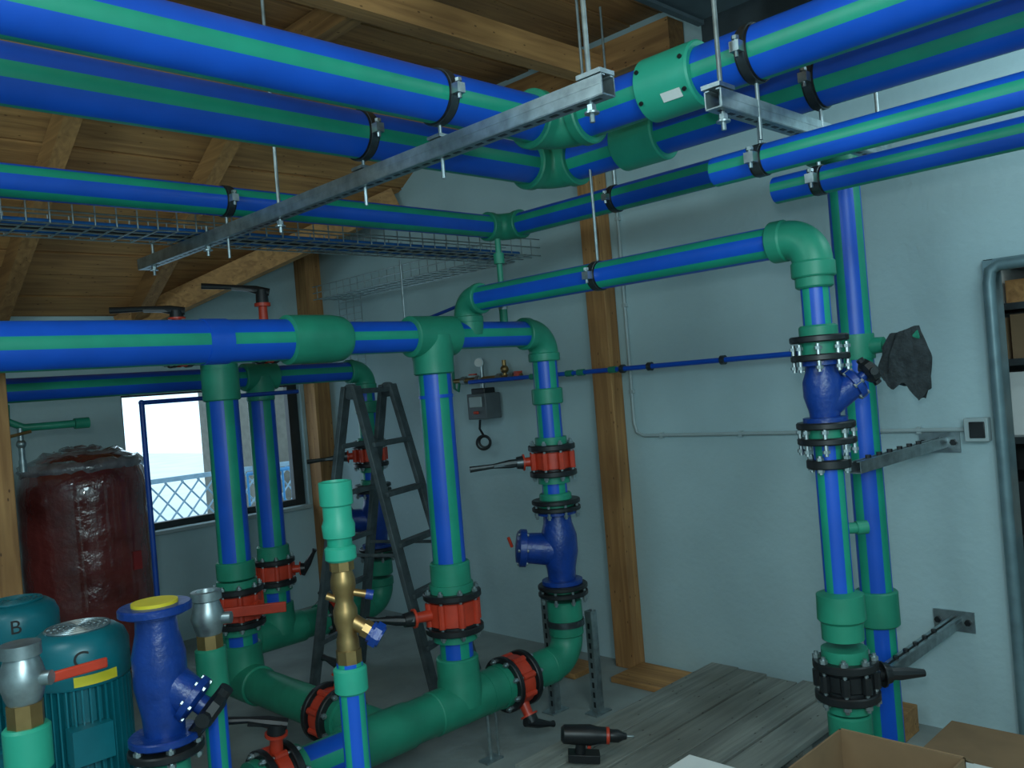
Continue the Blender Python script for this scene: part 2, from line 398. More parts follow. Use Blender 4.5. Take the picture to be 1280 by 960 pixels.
for z,hm in((.38,.38),(.83,.38),(1.28,.30),(1.63,.2),(1.88,.2)):
    y=.76
    while y<1.70:
        w=random.uniform(.1,.22);h=random.uniform(.4,1)*hm;m=random.choice([1,1,2,4,3])
        q.box(*bb(4.34+random.uniform(0,.08),4.78,y,min(y+w,1.79),z,z+h),m);y+=w+.015
q.done()

# ------------------------------------------------------------ overhead pipes
R=.08
g=grp('overhead_water_pipe',(1.8,2.01,2.6)); z=2.60;yp=2.02
o=elbow(g,'elbow',(2.335,yp,z),X,-Y,R,.11,sock=.04)
pipe(g,'run_a',(-1.5,yp,z),(2.335-o+.03,yp,z),R,-8,17)
pipe(g,'run_b',(2.335,yp-o+.03,z),(2.335,-1.9,z),R,-10,17)
socket(g,'coupling',(2.335,1.62,z),(2.335,1.42,z),R,FITL,1.26)
q=P('label_sticker',g,WHT)
dq=V((-.78,0,-.62)).normalized(); c=V((2.335,1.49,z))+dq*R*1.27
q.beam(c+V((0,.035,0)),c-V((0,.035,0)),.03,.002,up=dq); q.done()
q=P('coupling_pins',g,BLK)
for yy in(1.60,1.44):
    for a in(20,-35):
        dd=V((-math.cos(rad(a)),0,math.sin(rad(a)))); q.cyl(V((2.335,yy,z))+dd*R*1.2,V((2.335,yy,z))+dd*R*1.34,.007,seg=8)
q.done()
clamp(g,'clamp_a',(1.777,yp,z),X,R,((0,0,-.25),(0,0,-.08)))
clamp(g,'clamp_b',(2.335,1.25,z),Y,R,((0,0,-.25),(0,0,-.08)))
g=grp('overhead_water_pipe',(1.8,2.43,2.6)); z=2.59;yp=2.43
o=elbow(g,'elbow',(2.74,yp,z),X,-Y,R,.11,sock=.04)
pipe(g,'run_a',(-1.5,yp,z),(2.74-o+.03,yp,z),R,-8,17)
pipe(g,'run_b',(2.74,yp-o+.03,z),(2.74,-1.9,z),R,-22,17)
socket(g,'coupling',(2.74,2.05,z),(2.74,1.85,z),R,FITL,1.26)
clamp(g,'clamp_a',(1.777,yp,z),X,R,((0,0,-.24),(0,0,-.08)))
clamp(g,'clamp_b',(2.74,1.25,z),Y,R,((0,0,-.22),(0,0,-.08)))
g=grp('overhead_water_pipe',(1.8,3.43,2.57)); z=2.57; r=.0625;yp=3.43
o=elbow(g,'elbow',(3.435,yp,z),X,-Y,r,.10,sock=.04)
pipe(g,'run_a',(-1.5,yp,z),(3.435-o+.03,yp,z),r,28,18)
o2=elbow(g,'elbow_down',(3.435,1.50,z),-Y,-Z,r,.10,sock=.04)
pipe(g,'run_b',(3.435,yp-o+.03,z),(3.435,1.50+o2-.03,z),r,20,18)
clamp(g,'clamp_a',(1.777,yp,z),X,r,((0,0,-.24),(0,0,-.06)))
clamp(g,'clamp_b',(3.435,2.64,z),Y,r,((0,0,.06),(0,0,.95)))
pipe(g,'riser',(3.435,1.50,z-o2+.03),(3.435,1.50,0.0),r,30,18)
socket(g,'riser_coupling',(3.435,1.5,.76),(3.435,1.5,.62),r,FIT,1.3)
tee(g,'riser_tee',(3.435,1.5,1.735),Z,-Y,r,L=.05,Lb=.11,rb=.028,k=1.12)
q=P('branch',g,FIT,BLK,RED)
q.cyl((3.435,1.39,1.735),(3.435,1.255,1.762),.018);q.cyl((3.435,1.33,1.747),(3.435,1.29,1.755),.027);q.done()
g=grp('rail_pipe',(2.372,1,2.3)); 
pipe(g,'run',(2.372,1.43,2.30),(2.372,-1.9,2.30),.045,5,19)
clamp(g,'clamp',(2.372,1.274,2.30),Y,.045,((0,0,.04),(0,0,.115)))
g=grp('rail_pipe',(2.745,1,2.28))
pipe(g,'run',(2.745,1.43,2.28),(2.745,-1.9,2.28),.045,5,19)
clamp(g,'clamp',(2.745,1.274,2.28),Y,.045,((0,0,.04),(0,0,.135)))
g=grp('hanger_rail',(1.777,2.8,2.44))
strut(g,'rail',(1.777,1.36,2.44),(1.777,4.33,2.44),.05)
for i,y in enumerate((1.42,3.0)): rod(g,'rod_%d'%i,(1.777,y,2.36),(1.777,y,3.6),.007)
rod(g,'bolt_end',(1.777,4.2,2.37),(1.777,4.2,2.52),.007);rod(g,'bolt_mid',(1.777,3.62,2.37),(1.777,3.62,2.50),.007)
q=P('end_plates',g,STEEL); q.box((1.777,1.40,2.475),(.06,.08,.012));q.box((1.777,2.02,2.475),(.06,.06,.01));q.box((1.777,2.43,2.475),(.06,.06,.01));q.done()
g=grp('hanger_rail',(2.7,1.274,2.44))
strut(g,'rail',(2.13,1.274,2.44),(3.3,1.274,2.44),.05)
for i,x in enumerate((2.175,)): rod(g,'rod_%d'%i,(x,1.274,2.36),(x,1.274,3.6),.007)
rod(g,'rod_far',(3.3,1.29,2.36),(3.3,1.29,3.6),.007)
q=P('end_plates',g,STEEL); q.box((2.16,1.274,2.475),(.08,.06,.012));q.done()

# feed pipe
g=grp('feed_water_pipe',(2.70,2.2,2.1)); z=2.10;r=.055
o=elbow(g,'elbow',(2.70,1.30,z),-Y,-Z,r,.085,sock=.05)
o2=elbow(g,'elbow_far',(2.70,2.98,z),Y,-Z,r,.075,sock=.03)
pipe(g,'run',(2.70,2.98-o2+.03,z),(2.70,1.30+o-.03,z),r,40,19)
clamp(g,'clamp',(2.70,2.19,z),Y,r,((0,0,.05),(0,0,1.45)))
r=.045;x,y=2.70,1.30
socket(g,'reducer',(x,y,z-.12),(x,y,z-.17),.05,FIT,1.2)
pipe(g,'drop_1',(x,y,1.97),(x,y,1.76),r,30,19)
socket(g,'collar_1',(x,y,1.81),(x,y,1.77),r,FIT,1.35)
fl2(g,'flange_1',(x,y,1.735),Z,r,gap=.06,k=2.05)
strainer(g,'y_strainer',1.70,1.49,x,y,r,V((.64,-.70,.62)),knob=True,ll=3.1,cz=-.22,kk=.95)
fl2(g,'flange_2',(x,y,1.46),Z,r,gap=.05,k=2.05)
pipe(g,'drop_2',(x,y,1.43),(x,y,.93),r,30,19)
q=P('coupling_ring',g,BLK,STEEL);flange(q,(x,y,1.36),Z,r,k=1.55,nb=4,th=.03);q.done()
q=P('outlet_nipple',g,FIT,BRASS);q.cyl((x,y,1.144),(x+.06,y-.06,1.144),.018);q.cyl((x+.05,y-.05,1.144),(x+.075,y-.075,1.144),.022,m=0);q.done()
q=P('coupler',g,FIT);q.revolve((x,y,.945),-Z,[(0,.05),(.01,.074),(.09,.076),(.10,.066),(.155,.066),(.16,.05)],40);q.done()
bfly(g,'stop_valve',(x,y,.66),Z,.058,gap=.10,neck=(.75,-.65,0),lever=(.75,-.65,-.1),body=BLK,k=1.75,nl=.07,ll=.05)
socket(g,'drop_3',(x,y,.55),(x,y,0.0),.055,FIT,1.25)
for zz in(1.29,.50):
    g=grp('wall_bracket',(4.0,1.41,zz))
    strut(g,'arm',(3.13,1.408,zz),(4.02,1.408,zz),.041)
    q=P('plate',g,STEEL,BLK);q.box((4.024,1.42,zz),(.008,.17,.09))
    for s in(-.06,.065): q.cyl((4.02,1.42+s,zz),(4.005,1.42+s,zz),.014,seg=6,m=1)
    for k in range(6): q.cyl((3.25+k*.1,1.408,zz+.018),(3.25+k*.1,1.408,zz+.034),.011,seg=6,m=1)
    q.done()
g=grp('hanging_cloth',(3.43,1.3,1.65))
q=P('cloth',g,GRYC,sharp=60)
n=48;lay=20;b=len(q.v)
for i in range(lay):
    t=i/(lay-1)
    w=.040+.038*min(1,t*2.5)*(1-.12*t)
    for k in range(n):
        a=2*math.pi*k/n
        f=1+.14*math.sin(3*a+3*t)+.12*math.sin(8*a-2*t)+.06*math.sin(15*a+5*t)
        L=.21+.045*math.cos(a+.4)+.025*math.sin(5*a)
        zz=1.785-L*t+ (.012*math.cos(a) if i==0 else 0)
        u_=V((.35,-.94,0));v_=V((.94,.35,0))
        q.v.append(V((3.42,1.30+.02*t,zz))+u_*math.cos(a)*w*f*1.05+v_*math.sin(a)*w*f*.42)
for i in range(lay-1):
    for k in range(n):
        k2=(k+1)%n;q.f.append((b+i*n+k,b+i*n+k2,b+(i+1)*n+k2,b+(i+1)*n+k));q.m.append(0)
q.f.append(tuple(b+k for k in range(n)));q.m.append(0);q.f.append(tuple(b+(lay-1)*n+k for k in range(n)));q.m.append(0)
q.done()

# ------------------------------------------------------------ main header + branches
YM=2.98; zM=1.94
g=grp('main_header_pipe',(1.6,YM,zM))
pipe(g,'run_left',(-1.5,YM,zM),(1.86,YM,zM),R,2,15)
q=P('weld_ring',g,BLUE);q.cyl((1.41,YM,zM),(1.50,YM,zM),R*1.04,seg=48);q.done()
q=P('reducer',g,FIT);q.revolve((1.745,YM,zM),X,[(0,R),(.006,R*1.2),(.20,R*1.2),(.25,R*1.12),(.27,R*.98)],44);q.done()
pipe(g,'run_mid',(2.0,YM,zM),(2.40,YM,zM),.068,4,17)
tee(g,'tee',(2.47,YM,zM),X,-Z,R*.92,L=.125,Lb=.17,k=1.22)
q=P('saddle_outlet',g,FIT);q.cyl((2.70,YM,zM),(2.70,YM,2.02),.068);q.done()
pipe(g,'run_right',(2.58,YM,zM),(3.19-.1,YM,zM),.0625,4,18)
elbow(g,'end_elbow',(3.19,YM,zM),X,-Z,.0625,.10,sock=.04)
x=2.47
pipe(g,'drop_mid',(x,YM,1.78),(x,YM,.90),.073,35,19)
q=P('drop_collar',g,BLUE);q.cyl((x,YM,1.68),(x,YM,1.665),.077,seg=40);q.done()
socket(g,'drop_mid_socket',(x,YM,.94),(x,YM,.83),.073,FIT,1.22)
bfly(g,'butterfly_valve',(x,YM,.72),Z,.078,gap=.15,neck=(-.9,.3,0),lever=(-.6,.6,.1),k=1.66,nl=.13,ll=.15)
pipe(g,'drop_mid_low',(x,YM,.62),(x,YM,.48),.073,35,19)
tee(g,'bottom_tee',(x,YM,.31),X,Z,R,L=.17,Lb=.21,k=1.18)
def right_branch(g,x,y):
    r=.0625
    pipe(g,'drop_1',(x,y,zM-.13),(x,y,1.39),r,35,19)
    socket(g,'drop_socket',(x,y,1.665),(x,y,1.585),r,FIT,1.25)
    bfly(g,'butterfly_valve',(x,y,1.305),Z,.064,gap=.13,neck=(-.80,.60,0),lever=(-.8,.6,-.05),k=1.85,nl=.10,ll=.22,lm=DSTEEL)
    pipe(g,'drop_2',(x,y,1.24),(x,y,1.11),r,35,19)
    socket(g,'drop_collar',(x,y,1.14),(x,y,1.10),r,FIT,1.3)
    fl2(g,'flange_1',(x,y,1.08),Z,r,gap=.035,k=1.95)
    strainer(g,'check_valve',1.055,.685,x,y,r*1.05,V((-.74,.66,.12)),ll=3.4,cz=-.04,lk=1.12)
    q=P('drain_cock',g,RED);e=V((x,y,.85))+V((-.74,.66,.16))*.24;q.cyl(e,e+V((-.02,0,.05)),.008,seg=8);q.done()
    fl2(g,'flange_2',(x,y,.655),Z,r,gap=.035,k=2.0)
    socket(g,'drop_socket_2',(x,y,.60),(x,y,.50),r,FIT,1.4)
    elbow(g,'bottom_elbow',(x,y,.31),X,Z,.068,.12,sock=.05)
right_branch(g,3.19,YM)
q=P('clamp_band',g,DSTEEL,STEEL); q.revolve((3.19,YM,.475),Z,[(0,.08),(.001,.094),(.03,.094),(.031,.08)],36);q.done()
pipe(g,'manifold_left',(.7,YM,.31),(1.95,YM,.31),R,20,18)
q=P('manifold_fitting',g,FIT);q.revolve((1.85,YM,.31),X,[(0,R),(.006,R*1.2),(.32,R*1.2),(.33,R*1.12),(.50,R*1.12)],44);q.revolve((2.60,YM,.31),X,[(0,R*1.2),(.10,R*1.2),(.11,R)],44);q.done()
bfly(g,'manifold_valve',(2.80,YM,.31),X,R,gap=.12,neck=(0,-.5,-.85),lever=(.9,-.1,-.2),k=1.6,nl=.10,ll=.12)
q=P('manifold_link',g,FIT);q.cyl((2.88,YM,.31),(3.04,YM,.31),.085,seg=40);q.done()
bfly(g,'manifold_valve_left',(1.56,YM,.31),X,R,gap=.10,neck=(0,-.15,1),lever=(-.8,.5,0.12),k=1.6,nl=.12,ll=.2)
q=P('stand',g,STEEL)
for xx in(2.62,):
    q.cyl((xx,YM,0),(xx,YM,.24),.009,seg=10);q.box((xx,YM,.004),(.1,.06,.008));q.cyl((xx+.05,YM,0),(xx+.05,YM,.24),.006,seg=10)
q.done()
strut(g,'stand_post',(3.325,2.93,0.005),(3.325,2.93,.52),.041)
strut(g,'stand_post_back',(3.22,3.13,0.005),(3.22,3.13,.60),.041)
q=P('stand_foot',g,STEEL);q.box((3.325,2.93,.004),(.12,.08,.006));q.box((3.22,3.13,.004),(.12,.08,.006));q.done()
q=P('vent_branch',g,FIT,BRASS,RED,STEEL)
q.cyl((2.93,YM,zM+.03),(2.93,YM,2.08),.02,m=0);q.cyl((2.93,YM,2.06),(2.93,YM,2.14),.022,m=3);q.cyl((2.93,YM,2.14),(2.93,YM,2.40),.014,m=0)
q.cyl((2.93,YM,2.28),(2.93,YM,2.33),.026,m=0)
q.beam((2.92,YM-.03,2.11),(3.03,YM-.10,2.115),.018,.006,m=2);q.done()

g=grp('pump_riser_pipe',(2.06,4.18,1));x,y=2.06,4.18;zh=2.01
elbow(g,'top_tee',(x,y,zh),X,-Z,.072,.09,sock=.04)
pipe(g,'riser',(x,y,1.90),(x,y,.88),.08,40,19)
socket(g,'riser_top_socket',(x,y,1.90),(x,y,1.735),.08,FIT,1.16)
socket(g,'riser_socket',(x,y,.92),(x,y,.83),.08,FIT,1.2)
bfly(g,'butterfly_valve',(x,y,.69),Z,.08,gap=.17,neck=(.2,-.9,0),lever=(-.75,.55,0),k=1.6,nl=.06,ll=.1,lm=RED)
q=P('red_lever',g,RED,WHT);q.beam((x-.17,y-.09,.70),(x+.12,y-.26,.69),.02,.05);q.done(.004)
pipe(g,'riser_low',(x,y,.60),(x,y,.44),.08,40,19)
tee(g,'bottom_tee',(x,y,.31),Y,Z,.082,L=.16,Lb=.19,k=1.18)
q=P('link',g,FIT);q.cyl((x,4.05,.31),(x,3.0,.31),.086,seg=40);q.done()
bfly(g,'link_valve',(x,3.36,.31),Y,.08,gap=.12,neck=(.3,0,1),lever=(-.2,.9,.1),k=1.62,nl=.1,ll=.12)
pipe(g,'header',(-1.5,y,zh),(1.95,y,zh),.055,20,18)
pipe(g,'header_right',(2.1,y,zh),(2.9,y,zh),.05,20,18)
bfly(g,'header_valve',(2.33,y,zh),X,.058,gap=.08,neck=(0,0,1),lever=(-.9,.45,.08),k=1.7,nl=.22,ll=.30)
bfly(g,'header_valve_2',(1.86,y,zh),X,.058,gap=.08,neck=(0,0,1),lever=(-.9,.45,.0),k=1.7,nl=.11,ll=.30)
g=grp('return_header_pipe',(2.64,4.85,1))
pipe(g,'header',(-1.5,4.85,1.87),(3.32,4.85,1.87),.0625,10,18)
elbow(g,'end_elbow',(3.41,4.85,1.87),X,-Z,.0625,.09,sock=.04)
right_branch(g,3.41,4.85)
tee(g,'tee',(2.64,4.85,1.87),X,-Z,.07,L=.11,Lb=.15)
pipe(g,'drop_mid',(2.64,4.85,1.75),(2.64,4.85,.8),.08,40,19)
socket(g,'drop_mid_socket',(2.64,4.85,.84),(2.64,4.85,.76),.08,FIT,1.2)
bfly(g,'butterfly_valve_mid',(2.64,4.85,.68),Z,.078,gap=.13,neck=(.8,-.6,0),lever=(.3,-.3,.9),k=1.6,nl=.08,ll=.12)
pipe(g,'drop_mid_low',(2.64,4.85,.6),(2.64,4.85,.45),.08,40,19)
tee(g,'bottom_tee',(2.64,4.85,.31),X,Z,.08,L=.16,Lb=.18)
q=P('manifold',g,FIT);q.cyl((2.2,4.85,.31),(3.28,4.85,.31),.085,seg=36);q.done()
bfly(g,'manifold_valve',(3.02,4.85,.31),X,.08,gap=.12,neck=(0,.4,.8),lever=(.5,.1,.3),k=1.5,nl=.08,ll=.15)
q=P('stand',g,STEEL);q.cyl((3.1,4.85,0),(3.1,4.85,.24),.012,seg=10);q.box((3.1,4.85,.004),(.12,.1,.008));q.cyl((2.4,4.85,0),(2.4,4.85,.24),.012,seg=10);q.done()
DBL=mat('thin_pipe_blue',(.004,.05,.30),.4)
g=grp('thin_water_pipe',(1.83,4.66,1));q=P('run',g,DBL,DSTEEL);q.cyl((1.83,4.62,0.0),(1.83,4.62,1.76),.014);q.cyl((1.83,4.62,1.76),(2.75,4.60,1.76),.012)
q.ball((1.83,4.62,1.76),.016);q.done()
g=grp('drain_valve_branch',(1.45,4.85,1.7));q=P('pipework',g,FIT,BRASS,STEEL,BLUE)
q.sweep([(1.25,4.85,1.80),(1.25,4.85,1.72),(1.32,4.82,1.68),(1.55,4.80,1.68)],.02,12)
q.cyl((1.55,4.80,1.68),(1.62,4.80,1.68),.028,m=0);q.cyl((1.30,4.82,1.68),(1.30,4.82,1.52),.014,m=2);q.ball((1.30,4.82,1.60),.024,m=2);q.cyl((1.24,4.82,1.64),(1.34,4.78,1.66),.008,m=1,seg=8);q.cyl((1.30,4.82,1.52),(1.30,4.82,1.46),.018,m=2);q.done()
g=grp('thin_wall_pipe',(3.97,3,1.735));q=P('run',g,BLUE,FIT,DSTEEL)
q.cyl((3.905,4.35,1.735),(3.905,1.62,1.735),.0135)
for yy in(3.60,3.05,2.86,2.40,2.0): q.cyl((3.905,yy-.012,1.735),(3.905,yy+.012,1.735),.024,m=2);q.cyl((3.905,yy,1.735),(4.03,yy,1.735),.005,m=2,seg=8)
for yy in(3.75,3.45,3.36,3.12): q.cyl((3.905,yy-.025,1.735),(3.905,yy+.025,1.735),.019,m=1)
q.ball((3.905,1.62,1.735),.022,m=1);q.cyl((3.905,1.62,1.735),(3.49,1.53,1.735),.0135);q.done()
g=grp('electrical_conduit',(4.0,2.5,1.34));q=P('tube',g,CON)
q.sweep([(4.015,3.085,3.3),(4.015,3.085,1.42),(4.015,3.07,1.365),(4.015,3.02,1.345),(4.015,1.30,1.345)],.0095,12)
for yy in(2.9,2.4,1.9,1.5): q.box((4.018,yy,1.345),(.022,.02,.03))
for zz in(2.6,2.1,1.6): q.box((4.018,3.085,zz),(.022,.03,.02))
q.done()
g=grp('wall_outlet_box',(4.0,1.255,1.345));q=P('box',g,CON,BLK);q.box((4.005,1.255,1.345),(.048,.095,.10));q.box((3.979,1.25,1.345),(.006,.062,.07),1);q.done(.004)
g=grp('flow_controller',(3.95,4.25,1.58));q=P('housing',g,GREYP,BLK,CON,RED)
q.box((3.93,4.25,1.57),(.14,.18,.17));q.box((3.855,4.25,1.60),(.012,.12,.07),2);q.box((3.93,4.25,1.67),(.10,.13,.04),1);q.box((4.01,4.25,1.60),(.035,.05,.1));q.box((3.852,4.25,1.53),(.012,.05,.02),3);q.done(.008)
q=P('cable',g,BLK);q.sweep([(3.90,4.27,1.48),(3.90,4.28,1.42),(3.89,4.24,1.38)],.008,8);q.ring((3.88,4.23,1.33),(.7,.7,0),.045,.008);q.ring((3.88,4.22,1.335),(.8,.5,.1),.036,.008);q.done()
q=P('fittings',g,BRASS,FIT,RED,STEEL,WHT)
q.cyl((3.95,4.55,1.75),(3.95,3.9,1.75),.016,m=0)
for yy in(4.45,4.3,4.1,3.98):q.cyl((3.95,yy-.02,1.75),(3.95,yy+.02,1.75),.028,seg=8,m=3)
q.cyl((3.95,4.27,1.75),(3.95,4.27,1.66),.014,m=3);q.cyl((3.95,4.05,1.75),(3.95,4.05,1.86),.014,m=0);q.ball((3.95,4.05,1.80),.028,m=0);q.cyl((3.95,4.27,1.75),(3.95,4.27,1.84),.016,m=3)
q.cyl((3.93,4.27,1.86),(3.96,4.29,1.86),.032,m=3,seg=24);q.cyl((3.925,4.268,1.86),(3.931,4.272,1.86),.027,m=4,seg=24)
q.sweep([(3.95,4.5,1.75),(3.95,4.52,1.68),(3.95,4.56,1.70),(3.95,4.56,1.92)],.010,10,1);q.cyl((3.95,3.93,1.72),(3.95,3.93,1.78),.03,m=2,seg=10);q.cyl((3.95,4.36,1.78),(3.95,4.36,1.79),.03,m=2,seg=12);q.done()

# cable tray (wire basket)
g=grp('wire_cable_tray',(1.8,3.78,2.5))
q=P('basket',g,STEEL)
x0,x1=-1.4,3.95;yc=3.80;w=.15;zb=2.475;h=.10
for yy in(-w,-.075,0,.075,w): q.cyl((x0,yc+yy,zb),(x1,yc+yy,zb),.0038,seg=6)
for yy in(-w,w):
    for zz in(.05,h): q.cyl((x0,yc+yy,zb+zz),(x1,yc+yy,zb+zz),.0038,seg=6)
x=x0
while x<=x1:
    q.cyl((x,yc-w,zb),(x,yc+w,zb),.0036,seg=6)
    for yy in(-w,w):q.cyl((x,yc+yy,zb),(x,yc+yy,zb+h),.0036,seg=6)
    x+=.085
for k in range(14):
    zz=2.45-k*.05; q.cyl((3.93,5.55,zz),(3.93,5.85,zz),.0028,seg=6)
for yy in(5.55,5.65,5.75,5.85): q.cyl((3.93,yy,2.5),(3.93,yy,1.8),.003,seg=6)
for yy in range(22):
    q.cyl((3.70,3.9+yy*.09,zb),(3.97,3.9+yy*.09,zb),.0032,seg=6);q.cyl((3.70,3.9+yy*.09,zb),(3.70,3.9+yy*.09,zb+h),.0032,seg=6)
for xx,zz in((3.70,0),(3.79,0),(3.88,0),(3.97,0),(3.70,.05),(3.70,h)): q.cyl((xx,3.9,zb+zz),(xx,5.85,zb+zz),.0038,seg=6)
q.done()
CBL=mat('cable_blue',(.01,.14,.45),.5)
q=P('cables',g,CBL,BLK);
for i,(yy,m) in enumerate(((-.11,0),(-.06,0),(.02,1),(.07,0))): q.cyl((x0,yc+yy,zb+.014),(3.8,yc+yy,zb+.014),.011,seg=10,m=m)
q.done()
g=grp('thin_branch_pipe',(3.3,3.6,2.2));q=P('tube',g,DBL,STEEL);q.cyl((3.1,4.6,1.98),(2.98,2.9,2.19),.009);q.cyl((3.05,3.9,2.07),(3.05,3.9,2.45),.006,seg=8,m=1);q.done()

# ------------------------------------------------------------ step ladder
fa=V((2.88,4.62,0));fb=V((3.19,3.86,0));apex=V((3.03,4.26,1.76));g=grp('step_ladder',(3.03,4.25,0))
sd=(fb-fa).normalized();wd=V((-sd.y,sd.x,0))
q=P('frames',g,LADM)
for foot,off in((fa,-.03),(fb,.03)):
    for s in(-1,1):
        q.beam(foot+wd*s*.25,apex+sd*off+wd*s*.20,.028,.075,up=wd)
    for k in range(1,6):
        t=k/6.2;p0=foot.lerp(apex+sd*off,t);hw=.25-.05*t
        q.beam(p0-wd*hw,p0+wd*hw,.06 if foot is fb else .035,.028)
q.beam(apex-wd*.21+V((0,0,-.03)),apex+wd*.21+V((0,0,-.03)),.07,.03)
for s in(-1,1):
    q.cyl(apex+wd*s*.18+V((0,0,-.03)),apex+wd*s*.22+V((0,0,-.03)),.045)
    q.beam(fa.lerp(apex,.45)+wd*.2*s,fb.lerp(apex,.45)+wd*.2*s,.008,.02)
q.done(.003)

# ------------------------------------------------------------ expansion tanks
def tank(x,y,r,h):
    g=grp('expansion_tank',(x,y,0))
    q=P('vessel',g,TANK,WRAP,sharp=70);pr=[(.10,r*.55),(.14,r*.8),(.2,r*.95),(.30,r)]
    for i in range(14): pr.append((.35+i*(h-.62)/13,r*(1+.012*math.sin(i*2.1))))
    pr+=[(h-.2,r*.985),(h-.12,r*.93),(h-.06,r*.80),(h-.02,r*.55),(h,r*.2),(h,.001)]
    q.revolve((x,y,0),Z,pr,56)
    for i in range(3):
        a=i*2.1;q.cyl((x+r*.7*math.cos(a),y+r*.7*math.sin(a),0),(x+r*.7*math.cos(a),y+r*.7*math.sin(a),.22),.03)
    q.done()
    q=P('wrap_bunch',g,WRAP,sharp=80)
    q.ring((x,y,h-.11),Z,r*.84,.045,40,0,10)
    q.ring((x,y,h-.05),Z,r*.55,.04,36,0,10)
    q.ring((x,y,h-.02),Z,r*.25,.03,24,0,10)
    o=q.done()
    for v in o.data.vertices: v.co+=V((random.uniform(-1,1),random.uniform(-1,1),random.uniform(-1,1)))*.011
    q=P('label',g,mat('label_dark_red',(.25,.01,.01),.5))
    q.box((x+.16,y-r*.925,.82),(.05,.02,.11));q.done()
tank(1.88,5.75,.37,1.52)
tank(.92,5.75,.37,1.45)

# ------------------------------------------------------------ pumps
def motor(x,y,ztop,letter):
    g=grp('vertical_pump',(x,y,0));r=.128
    q=P('motor',g,TEAL,BLK,STEEL)
    q.revolve((x,y,ztop-.50),Z,[(0,r*.95),(.02,r),(.03,r*.88),(.36,r*.88)],48)
    for i in range(40):
        a=2*math.pi*i/40;d=V((math.cos(a),math.sin(a),0))
        q.beam(V((x,y,ztop-.46))+d*r*.92,V((x,y,ztop-.15))+d*r*.92,.005,.03,up=d)
    q.revolve((x,y,ztop-.15),Z,[(0,r*1.02),(.01,r*1.07),(.10,r*1.07),(.13,r*.98),(.147,r*.8),(.15,r*.5),(.15,.001)],48)
    for k in range(5): q.ring((x,y,ztop+.002),Z,r*(.15+.13*k),.005,36,2 if letter=='C' else 0,6)
    for k in range(12):
        a=k*math.pi/6;d=V((math.cos(a),math.sin(a),0));q.beam(V((x,y,ztop+.002))+d*r*.1,V((x,y,ztop+.002))+d*r*.7,.006,.006,m=2 if letter=='C' else 0)
    q.box((x-.03,y-r*1.02,ztop-.30),(.11,.06,.10));
    q.done()
    q=P('pump_body',g,DSTEEL,STEEL,TEAL);q.revolve((x,y,0),Z,[(0,.14),(.03,.14),(.031,.10),(.16,.10),(.161,.085),(ztop-.62,.085),(ztop-.61,.13),(ztop-.5,.12)],40,2);q.done()
    c=bpy.data.curves.new('letter_'+letter,'FONT');c.body=letter;c.size=.065;c.extrude=.001
    o=bpy.data.objects.new('letter',c);bpy.context.collection.objects.link(o);o.data.materials.append(BLK);o.parent=g
    vd=V((-x,-y,0)).normalized(); pos=V((x,y,ztop-.085))+vd*r*1.078
    xx=Z.cross(vd).normalized()
    o.rotation_euler=Matrix((xx,Z,vd)).transposed().to_euler()
    o.location=pos-xx*.02-V(g.location); 
    q=P('type_label',g,YEL)
    for i in range(10):
        a=math.atan2(vd.y,vd.x)+rad(-6+i*5); d=V((math.cos(a),math.sin(a),0)); q.box(V((x,y,ztop-.125))+d*(r*1.075),(.003,.0125,.028),rot=Matrix.Rotation(a,3,'Z'))
    q.done()
motor(.86,2.78,1.085,'C')
motor(.86,3.42,1.085,'B')
def standpipe(name,x,y,z1,r,ph=40):
    g=grp(name,(x,y,0));pipe(g,'pipe',(x,y,0),(x,y,z1),r,ph,19);return g
x,y=.965,2.46;g=standpipe('pump_strainer_assembly',x,y,.70,.045)
socket(g,'socket',(x,y,.74),(x,y,.66),.045,FIT,1.35)
q=P('bottom_flange',g,BLK,STEEL,DKB);flange(q,(x,y,.765),Z,.055,k=1.85,nb=6);flange(q,(x,y,.80),Z,.055,k=1.75,m=2,nb=6,bolts=False);q.done()
strainer(g,'strainer_body',1.16,.79,x,y,.052,V((.66,-.60,-.75)),knob=True,ll=2.5,cz=-.02,kk=1.3)
q=P('top_flange',g,DKB,YEL);q.revolve((x,y,1.145),Z,[(0,.09),(.003,.098),(.02,.098),(.024,.094)],40,0);q.cyl((x,y,1.165),(x,y,1.178),.062,m=1,seg=36);q.done()
x,y=1.16,2.56;g=standpipe('ball_valve_standpipe',x,y,.86,.034)
socket(g,'socket',(x,y,.98),(x,y,.84),.034,FIT,1.35)
q=P('valve',g,STEEL,BRASS,BLK)
q.cyl((x,y,.97),(x,y,1.02),.040,seg=8,m=1);q.revolve((x,y,1.02),Z,[(0,.036),(.02,.042),(.05,.05),(.08,.042),(.10,.036),(.105,.045),(.13,.045),(.131,.03),(.12,.028)],28,0)
q.cyl((x,y,1.065),(x+.05,y-.05,1.065),.018,m=0);q.done()
x,y=1.275,1.985;g=standpipe('brass_valve_standpipe',x,y,1.0,.034,30)
q=P('top_socket',g,FITL);q.revolve((x,y,1.33),Z,[(0,.03),(.004,.042),(.035,.044),(.05,.038),(.085,.038),(.09,.044),(.15,.044),(.152,.037),(.13,.033)],36);q.done()
q=P('nipple',g,GREEN,BLUE);q.cyl((x,y,1.28),(x,y,1.335),.033);q.done()
socket(g,'mid_socket',(x,y,1.31),(x,y,1.27),.034,FITL,1.22)
q=P('brass_valve',g,BRASS,DKB,STEEL)
q.cyl((x,y,1.245),(x,y,1.275),.033,seg=8);q.revolve((x,y,1.03),Z,[(0,.030),(.03,.030),(.05,.024),(.08,.032),(.11,.032),(.13,.024),(.15,.026),(.17,.033),(.19,.033),(.215,.026)],28)
ld=V((.45,-.50,-.45)).normalized()
